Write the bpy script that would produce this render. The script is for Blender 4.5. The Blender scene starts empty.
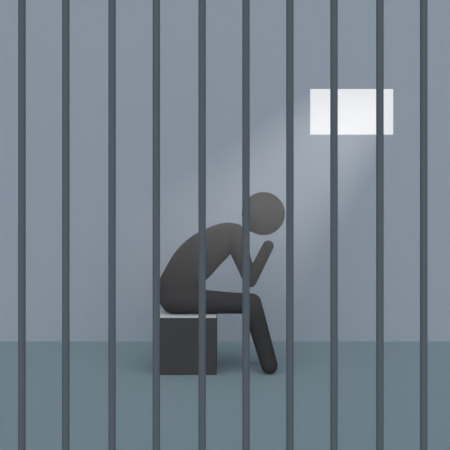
import bpy, bmesh, math
from mathutils import Vector, Matrix

S = bpy.context.scene
C = S.collection

# ------------------------------------------------------------------ camera
F = 833.0            # focal length in pixels of the 450 x 450 frame
HOR = 170.0          # picture row of eye level
WALL_D = 8.0         # distance camera -> back wall
CAM_H = (341.5 - HOR) / F * WALL_D
cam = bpy.data.cameras.new('camera')
cam.sensor_width = 36.0
cam.lens = F * 36.0 / 450.0
cam.shift_y = -(225.0 - HOR) / 450.0
cam.clip_end = 200
co = bpy.data.objects.new('camera', cam)
co.location = (0, 0, CAM_H)
co.rotation_euler = (math.pi / 2, 0, 0)
C.objects.link(co)
S.camera = co

S.view_settings.view_transform = 'Standard'
S.view_settings.look = 'None'
S.view_settings.gamma = 1.0
S.view_settings.exposure = 0.0
S.view_settings.use_curve_mapping = False

# ------------------------------------------------------------------ sky (overcast: bright on the corridor side, white low sky outside the window)
FRONT = 1.0
world = bpy.data.worlds.new('world')
S.world = world
world.use_nodes = True
nt = world.node_tree
nt.nodes.clear()
N = nt.nodes.new
L = nt.links.new
tc = N('ShaderNodeTexCoord')
sx = N('ShaderNodeSeparateXYZ')
L(tc.outputs['Generated'], sx.inputs[0])


def ramp01(sock, a, b):
    m = N('ShaderNodeMapRange')
    m.interpolation_type = 'SMOOTHSTEP'
    m.inputs['From Min'].default_value = a
    m.inputs['From Max'].default_value = b
    L(sock, m.inputs['Value'])
    return m.outputs['Result']


def mixc(fac, c1, c2):
    m = N('ShaderNodeMix')
    m.data_type = 'RGBA'
    L(fac, m.inputs[0])
    for i, c in ((6, c1), (7, c2)):
        if isinstance(c, tuple):
            m.inputs[i].default_value = (*c, 1)
        else:
            L(c, m.inputs[i])
    return m.outputs[2]


rear = mixc(ramp01(sx.outputs['Z'], 0.20, 0.40), (0.84, 0.86, 0.89), (0.23, 0.275, 0.33))
front = mixc(ramp01(sx.outputs['Y'], -0.85, 0.0), (1.38 * FRONT,) * 3, (0.48 * FRONT,) * 3)
up = mixc(ramp01(sx.outputs['Y'], -0.03, 0.03), front, rear)
allc = mixc(ramp01(sx.outputs['Z'], -0.02, 0.0), (0.15, 0.205, 0.24), up)
bg = N('ShaderNodeBackground')
L(allc, bg.inputs['Color'])
bg.inputs['Strength'].default_value = 1.0
wo = N('ShaderNodeOutputWorld')
L(bg.outputs[0], wo.inputs['Surface'])

# ------------------------------------------------------------------ sun behind the back wall, shining in through the window
sun = bpy.data.lights.new('sun', 'SUN')
sun.energy = 15.0
sun.color = (1.0, 0.955, 0.955)
sun.angle = math.radians(0.15)
so = bpy.data.objects.new('sun', sun)
SUN_TRAVEL = -Vector((247.0, F, 183.0)).normalized()
so.rotation_euler = SUN_TRAVEL.to_track_quat('-Z', 'Y').to_euler()
so.location = (6, 20, 8)
C.objects.link(so)


# ------------------------------------------------------------------ helpers
def P(px, py, d):
    """place seen at picture position (px, py), d metres into the cell"""
    return Vector(((px - 225.0) / F * d, d, CAM_H + (HOR - py) / F * d))


def material(name, col, rough=0.9, spec=0.0, var=0.0, scale=6.0):
    m = bpy.data.materials.new(name)
    m.use_nodes = True
    t = m.node_tree
    b = t.nodes['Principled BSDF']
    b.inputs['Roughness'].default_value = rough
    b.inputs['Specular IOR Level'].default_value = spec
    b.inputs['Base Color'].default_value = (*col, 1)
    if var:
        n = t.nodes.new('ShaderNodeTexNoise')
        n.inputs['Scale'].default_value = scale
        n.inputs['Detail'].default_value = 4
        co_ = t.nodes.new('ShaderNodeTexCoord')
        t.links.new(co_.outputs['Object'], n.inputs['Vector'])
        r = t.nodes.new('ShaderNodeMapRange')
        r.inputs['To Min'].default_value = 1 - var
        r.inputs['To Max'].default_value = 1 + var
        t.links.new(n.outputs['Fac'], r.inputs['Value'])
        v = t.nodes.new('ShaderNodeVectorMath')
        v.operation = 'SCALE'
        v.inputs[0].default_value = col
        t.links.new(r.outputs['Result'], v.inputs['Scale'])
        t.links.new(v.outputs[0], b.inputs['Base Color'])
    return m


def link(name, bm, mat, parent=None, smooth=False):
    me = bpy.data.meshes.new(name)
    bmesh.ops.recalc_face_normals(bm, faces=bm.faces)
    bm.to_mesh(me)
    bm.free()
    if smooth:
        for p in me.polygons:
            p.use_smooth = True
    me.materials.append(mat)
    o = bpy.data.objects.new(name, me)
    C.objects.link(o)
    if parent:
        o.parent = parent
    return o


def box(bm, x0, x1, y0, y1, z0, z1, bev=0.0):
    r = bmesh.ops.create_cube(bm, size=1.0)
    vs = r['verts']
    for v in vs:
        v.co = Vector(((x0 + x1) / 2 + v.co.x * (x1 - x0),
                       (y0 + y1) / 2 + v.co.y * (y1 - y0),
                       (z0 + z1) / 2 + v.co.z * (z1 - z0)))
    if bev:
        es = list({e for v in vs for e in v.link_edges})
        bmesh.ops.bevel(bm, geom=es, offset=bev, segments=2, affect='EDGES', profile=0.5)


M_WALL = material('painted_wall', (0.372, 0.436, 0.508), var=0.006, scale=1.2)
M_FLOOR = material('painted_concrete_floor', (0.278, 0.370, 0.415), var=0.006, scale=1.2)
M_BAR = material('grey_steel', (0.121, 0.143, 0.166), rough=0.8)
M_BODY = material('charcoal', (0.042, 0.042, 0.043))
M_BOX = material('charcoal_box', (0.066, 0.066, 0.067))
M_GAP = material('pale_gap_plate', (0.68, 0.74, 0.80))

# ------------------------------------------------------------------ structure: back wall with its window opening
WX0, WX1 = (310.2 - 225) / F * WALL_D, (393.2 - 225) / F * WALL_D
WZ0 = CAM_H + (HOR - 134.6) / F * WALL_D
WZ1 = CAM_H + (HOR - 89.0) / F * WALL_D
T = 0.16
W, H = 11.0, 6.5
bm = bmesh.new()


def ring(y, x0, x1, z0, z1):
    return [bm.verts.new((x, y, z)) for x, z in ((x0, z0), (x1, z0), (x1, z1), (x0, z1))]


g = 0.10     # the reveal splays outwards
Y = WALL_D
a = ring(Y, -W, W, 0, H)
b = ring(Y, WX0, WX1, WZ0, WZ1)
c = ring(Y + T, WX0 - g, WX1 + g, WZ0 - g, WZ1 + g)
d = ring(Y + T, -W, W, 0, H)
for p, q in ((a, b), (b, c), (c, d), (d, a)):
    for i in range(4):
        j = (i + 1) % 4
        bm.faces.new((p[i], p[j], q[j], q[i]))
wall = link('wall_back', bm, M_WALL)
wall['kind'] = 'structure'

bm = bmesh.new()
box(bm, -W, W, -12.0, Y + T, -0.12, 0.0)
floor = link('floor', bm, M_FLOOR)
floor['kind'] = 'structure'

# window pane, clear glass set just behind the wall face
mg = bpy.data.materials.new('window_glass')
mg.use_nodes = True
t = mg.node_tree
t.nodes.clear()
tr = t.nodes.new('ShaderNodeBsdfTransparent')
tr.inputs['Color'].default_value = (0.98, 0.98, 0.98, 1)
gl = t.nodes.new('ShaderNodeBsdfGlossy')
gl.inputs['Roughness'].default_value = 0.15
mx = t.nodes.new('ShaderNodeMixShader')
mx.inputs[0].default_value = 0.03
out = t.nodes.new('ShaderNodeOutputMaterial')
t.links.new(tr.outputs[0], mx.inputs[1])
t.links.new(gl.outputs[0], mx.inputs[2])
t.links.new(mx.outputs[0], out.inputs['Surface'])
bm = bmesh.new()
box(bm, WX0 - 0.004, WX1 + 0.004, Y + 0.006, Y + 0.014, WZ0 - 0.004, WZ1 + 0.004)
win = link('window_1', bm, mg)
win['kind'] = 'structure'

# ------------------------------------------------------------------ seat block
box_d = 6.69
bx0 = P(156.5, 0, box_d).x
bx1 = P(216.6, 0, box_d).x
SEAT_Z = P(0, 317.6, box_d).z
seat = bpy.data.objects.new('block_seat', None)
seat.location = ((bx0 + bx1) / 2, box_d + 0.24, 0)
C.objects.link(seat)
seat['label'] = 'dark charcoal block standing on the floor under the seated person'
seat['category'] = 'seat'
hw = (bx1 - bx0) / 2
bm = bmesh.new()
box(bm, -hw, hw, -0.24, 0.24, 0.0, SEAT_Z - 0.003, bev=0.002)
link('block_body', bm, M_BOX, seat)
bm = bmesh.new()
box(bm, -hw + 0.002, hw - 0.002, -0.238, 0.238, SEAT_Z - 0.003, SEAT_Z, bev=0.001)  # added pale plate, reads as the light gap between body and block
o = link('gap_plate', bm, M_GAP, seat)
o['label'] = 'pale grey plate added on top, standing in for the light gap under the person'

# ------------------------------------------------------------------ seated person (one continuous body)
bm = bmesh.new()


def ball(c, r, sc=(1, 1, 1)):
    q = bmesh.ops.create_icosphere(bm, subdivisions=4, radius=r)
    for v in q['verts']:
        v.co = Vector((v.co.x * sc[0], v.co.y * sc[1], v.co.z * sc[2])) + c


def capsule(p0, r0, p1, r1, seg=28):
    """tapered limb with round ends"""
    ax = (p1 - p0)
    ln = ax.length
    ax.normalize()
    ref = Vector((0, 1, 0))
    u = (ref - ax * ref.dot(ax)).normalized()
    w = ax.cross(u)
    rows = []
    n = 8
    s = (r0 - r1) / ln                      # slope of the tangent cone
    k = math.asin(max(-1, min(1, s)))
    for i in range(1, n + 1):
        th = -math.pi / 2 + (math.pi / 2 + k) * i / n
        rows.append((r0 * math.sin(th), r0 * math.cos(th)))
    for i in range(0, n):
        th = k + (math.pi / 2 - k) * i / n
        rows.append((ln + r1 * math.sin(th), r1 * math.cos(th)))
    rings = []
    for h, r in rows:
        rings.append([bm.verts.new(p0 + ax * h + (u * math.cos(2 * math.pi * j / seg) + w * math.sin(2 * math.pi * j / seg)) * r) for j in range(seg)])
    for A, B in zip(rings, rings[1:]):
        for j in range(seg):
            bm.faces.new((A[j], A[(j + 1) % seg], B[(j + 1) % seg], B[j]))
    v0 = bm.verts.new(p0 - ax * r0)
    v1 = bm.verts.new(p1 + ax * r1)
    for j in range(seg):
        bm.faces.new((v0, rings[0][(j + 1) % seg], rings[0][j]))
        bm.faces.new((v1, rings[-1][j], rings[-1][(j + 1) % seg]))


def limb(px0, py0, d0, r0, px1, py1, d1, r1):
    capsule(P(px0, py0, d0), r0 / F * d0, P(px1, py1, d1), r1 / F * d1)


MID = 6.97
# torso: back edge / front edge / half width across the shoulders (m), bottom to top
TORSO = [
    ((172.0, 312.0), (196.0, 312.0), 0.100),
    ((165.5, 309.5), (200.0, 310.5), 0.135),
    ((160.0, 303.0), (201.5, 304.0), 0.160),
    ((157.8, 294.0), (201.0, 294.0), 0.168),
    ((158.0, 285.5), (201.0, 288.0), 0.165),
    ((160.0, 278.5), (205.5, 280.5), 0.160),
    ((165.2, 268.5), (212.0, 274.2), 0.155),
    ((174.5, 253.0), (220.0, 265.0), 0.152),
    ((186.5, 240.3), (227.0, 258.0), 0.158),
    ((198.3, 232.4), (232.2, 252.0), 0.170),
    ((206.5, 228.6), (237.0, 248.0), 0.180),
    ((214.5, 225.4), (241.5, 244.5), 0.185),
    ((222.5, 223.3), (243.5, 239.0), 0.180),
    ((229.5, 222.8), (244.0, 234.5), 0.160),
    ((235.5, 223.8), (243.5, 231.0), 0.110),
]
SEG = 40


def crom(p0, p1, p2, p3, u):
    return tuple(0.5 * (2 * b_ + (c_ - a_) * u + (2 * a_ - 5 * b_ + 4 * c_ - d_) * u * u + (3 * b_ - a_ - 3 * c_ + d_) * u ** 3)
                 for a_, b_, c_, d_ in zip(p0, p1, p2, p3))


flat = [(b_[0], b_[1], f_[0], f_[1], h_) for b_, f_, h_ in TORSO]
fine = []
for i in range(len(flat) - 1):
    for k in range(4):
        fine.append(crom(flat[max(i - 1, 0)], flat[i], flat[i + 1], flat[min(i + 2, len(flat) - 1)], k / 4))
fine.append(flat[-1])
TORSO = [((v[0], v[1]), (v[2], v[3]), v[4]) for v in fine]
rings = []
for (bk, fr, hd) in TORSO:
    pb, pf = P(*bk, MID), P(*fr, MID)
    c0 = (pb + pf) / 2
    e1 = (pf - pb) / 2
    e2 = Vector((0, hd, 0))
    rr = []
    for j in range(SEG):
        a_ = 2 * math.pi * j / SEG
        ca, sa = math.cos(a_), math.sin(a_)
        ex = 0.85
        ca = math.copysign(abs(ca) ** ex, ca)
        sa = math.copysign(abs(sa) ** ex, sa)
        rr.append(bm.verts.new(c0 + e1 * ca + e2 * sa))
    rings.append(rr)
for A, B in zip(rings, rings[1:]):
    for j in range(SEG):
        bm.faces.new((A[j], A[(j + 1) % SEG], B[(j + 1) % SEG], B[j]))
bm.faces.new(rings[0])
bm.faces.new(list(reversed(rings[-1])))

NEAR, FAR = 6.88, 7.07
# legs
limb(173.8, 300.2, NEAR, 13.4, 248.3, 304.0, NEAR, 9.7)
limb(251.6, 303.4, NEAR, 10.0, 269.4, 365.4, 6.735, 8.4)
limb(176.0, 299.5, FAR, 10.3, 247.5, 302.0, FAR, 8.8)
limb(251.0, 302.5, FAR, 8.6, 266.2, 355.0, 7.04, 7.7)
# arms
limb(234.3, 234.6, 6.86, 11.3, 249.8, 281.0, 6.87, 6.2)
limb(250.4, 281.2, 6.87, 6.2, 268.2, 246.0, 6.93, 5.7)
limb(233.5, 236.0, 7.08, 10.4, 249.8, 280.5, 7.06, 6.2)
limb(250.4, 281.0, 7.06, 6.0, 268.2, 246.2, 7.00, 5.5)
# neck and head
limb(241.5, 236.0, MID, 4.6, 252.5, 221.5, MID, 3.8)
ball(P(263.3, 213.6, MID), 21.6 / F * MID)

me = bpy.data.meshes.new('person_parts')
bmesh.ops.recalc_face_normals(bm, faces=bm.faces)
bm.to_mesh(me)
bm.free()
tmp = bpy.data.objects.new('person_parts', me)
C.objects.link(tmp)
md = tmp.modifiers.new('fuse', 'REMESH')
md.mode = 'VOXEL'
md.voxel_size = 0.008
ms = tmp.modifiers.new('soften', 'SMOOTH')
ms.factor = 0.5
ms.iterations = 3
bpy.context.view_layer.update()
dg = bpy.context.evaluated_depsgraph_get()
fused = bpy.data.meshes.new_from_object(tmp.evaluated_get(dg))
bpy.data.objects.remove(tmp)
fused.name = 'person'
org = Vector((P(200, 0, MID).x, MID, 0))
fused.transform(Matrix.Translation(-org))
for p in fused.polygons:
    p.use_smooth = True
fused.materials.clear()
fused.materials.append(M_BODY)
person = bpy.data.objects.new('person', fused)
person.location = org
C.objects.link(person)
person['label'] = 'person in charcoal sitting hunched on the dark block, hand held to chin'
person['category'] = 'person'

# ------------------------------------------------------------------ cell bars
BAR_D = 3.50
R_BAR = 3.72 / F * BAR_D
grille = bpy.data.objects.new('cell_grille', None)
grille.location = (0, BAR_D, 0)
C.objects.link(grille)
grille['label'] = 'row of upright dark grey steel bars closing off the front of the cell'
grille['category'] = 'cell bars'
xs = [21.9, 65.8, 112.1, 156.3, 202.1, 246.0, 289.9, 334.0, 379.9, 423.7]
xs = [xs[0] - 44.7 * k for k in (3, 2, 1)] + xs + [xs[-1] + 44.7 * k for k in (1, 2, 3)]
BAR_TOP = 4.2
bm = bmesh.new()
sg = 24
q = [[bm.verts.new((R_BAR * math.cos(2 * math.pi * j / sg), R_BAR * math.sin(2 * math.pi * j / sg), z)) for j in range(sg)] for z in (0.0, BAR_TOP)]
for j in range(sg):
    f = bm.faces.new((q[0][j], q[0][(j + 1) % sg], q[1][(j + 1) % sg], q[1][j]))
    f.smooth = True
for z, rows in ((0.0, q[0]), (BAR_TOP, q[1])):      # end caps with edges of their own, so the sides shade evenly
    bm.faces.new([bm.verts.new(v.co) for v in rows])
first = link('bar', bm, M_BAR, grille)
for i, px in enumerate(xs):
    o = first if i == 0 else first.copy()
    if i:
        C.objects.link(o)
        o.parent = grille
    o.location = ((px - 225) / F * BAR_D, 0, 0)
xa, xb = (xs[0] - 225) / F * BAR_D - 0.05, (xs[-1] - 225) / F * BAR_D + 0.05
for z in (0.10, 4.05):
    bm = bmesh.new()
    box(bm, xa, xb, -0.012, 0.012, z, z + 0.05, bev=0.003)
    link('cross_rail', bm, M_BAR, grille)

# ------------------------------------------------------------------ dusty air of the cell, in which the sun shaft shows
mh = bpy.data.materials.new('dusty_air')
mh.use_nodes = True
t = mh.node_tree
t.nodes.clear()
vs = t.nodes.new('ShaderNodeVolumeScatter')
vs.inputs['Color'].default_value = (1, 1, 1, 1)
vs.inputs['Anisotropy'].default_value = 0.5
tcv = t.nodes.new('ShaderNodeTexCoord')          # density raised towards the bars to brighten the far end of the shaft
sep = t.nodes.new('ShaderNodeSeparateXYZ')
mr = t.nodes.new('ShaderNodeMapRange')
mr.inputs['From Min'].default_value = BAR_D
mr.inputs['From Max'].default_value = WALL_D
mr.inputs['To Min'].default_value = 0.0135
mr.inputs['To Max'].default_value = 0.0090
t.links.new(tcv.outputs['Object'], sep.inputs[0])
t.links.new(sep.outputs['Y'], mr.inputs['Value'])
t.links.new(mr.outputs['Result'], vs.inputs['Density'])
out = t.nodes.new('ShaderNodeOutputMaterial')
t.links.new(vs.outputs[0], out.inputs['Volume'])
bm = bmesh.new()
box(bm, -4.5, 4.5, BAR_D + 0.04, WALL_D - 0.002, 0.002, 4.5)
haze = link('haze', bm, mh)
haze['kind'] = 'stuff'
haze['label'] = 'thin dusty air filling the cell behind the bars, lit by the window shaft'
haze['category'] = 'haze'
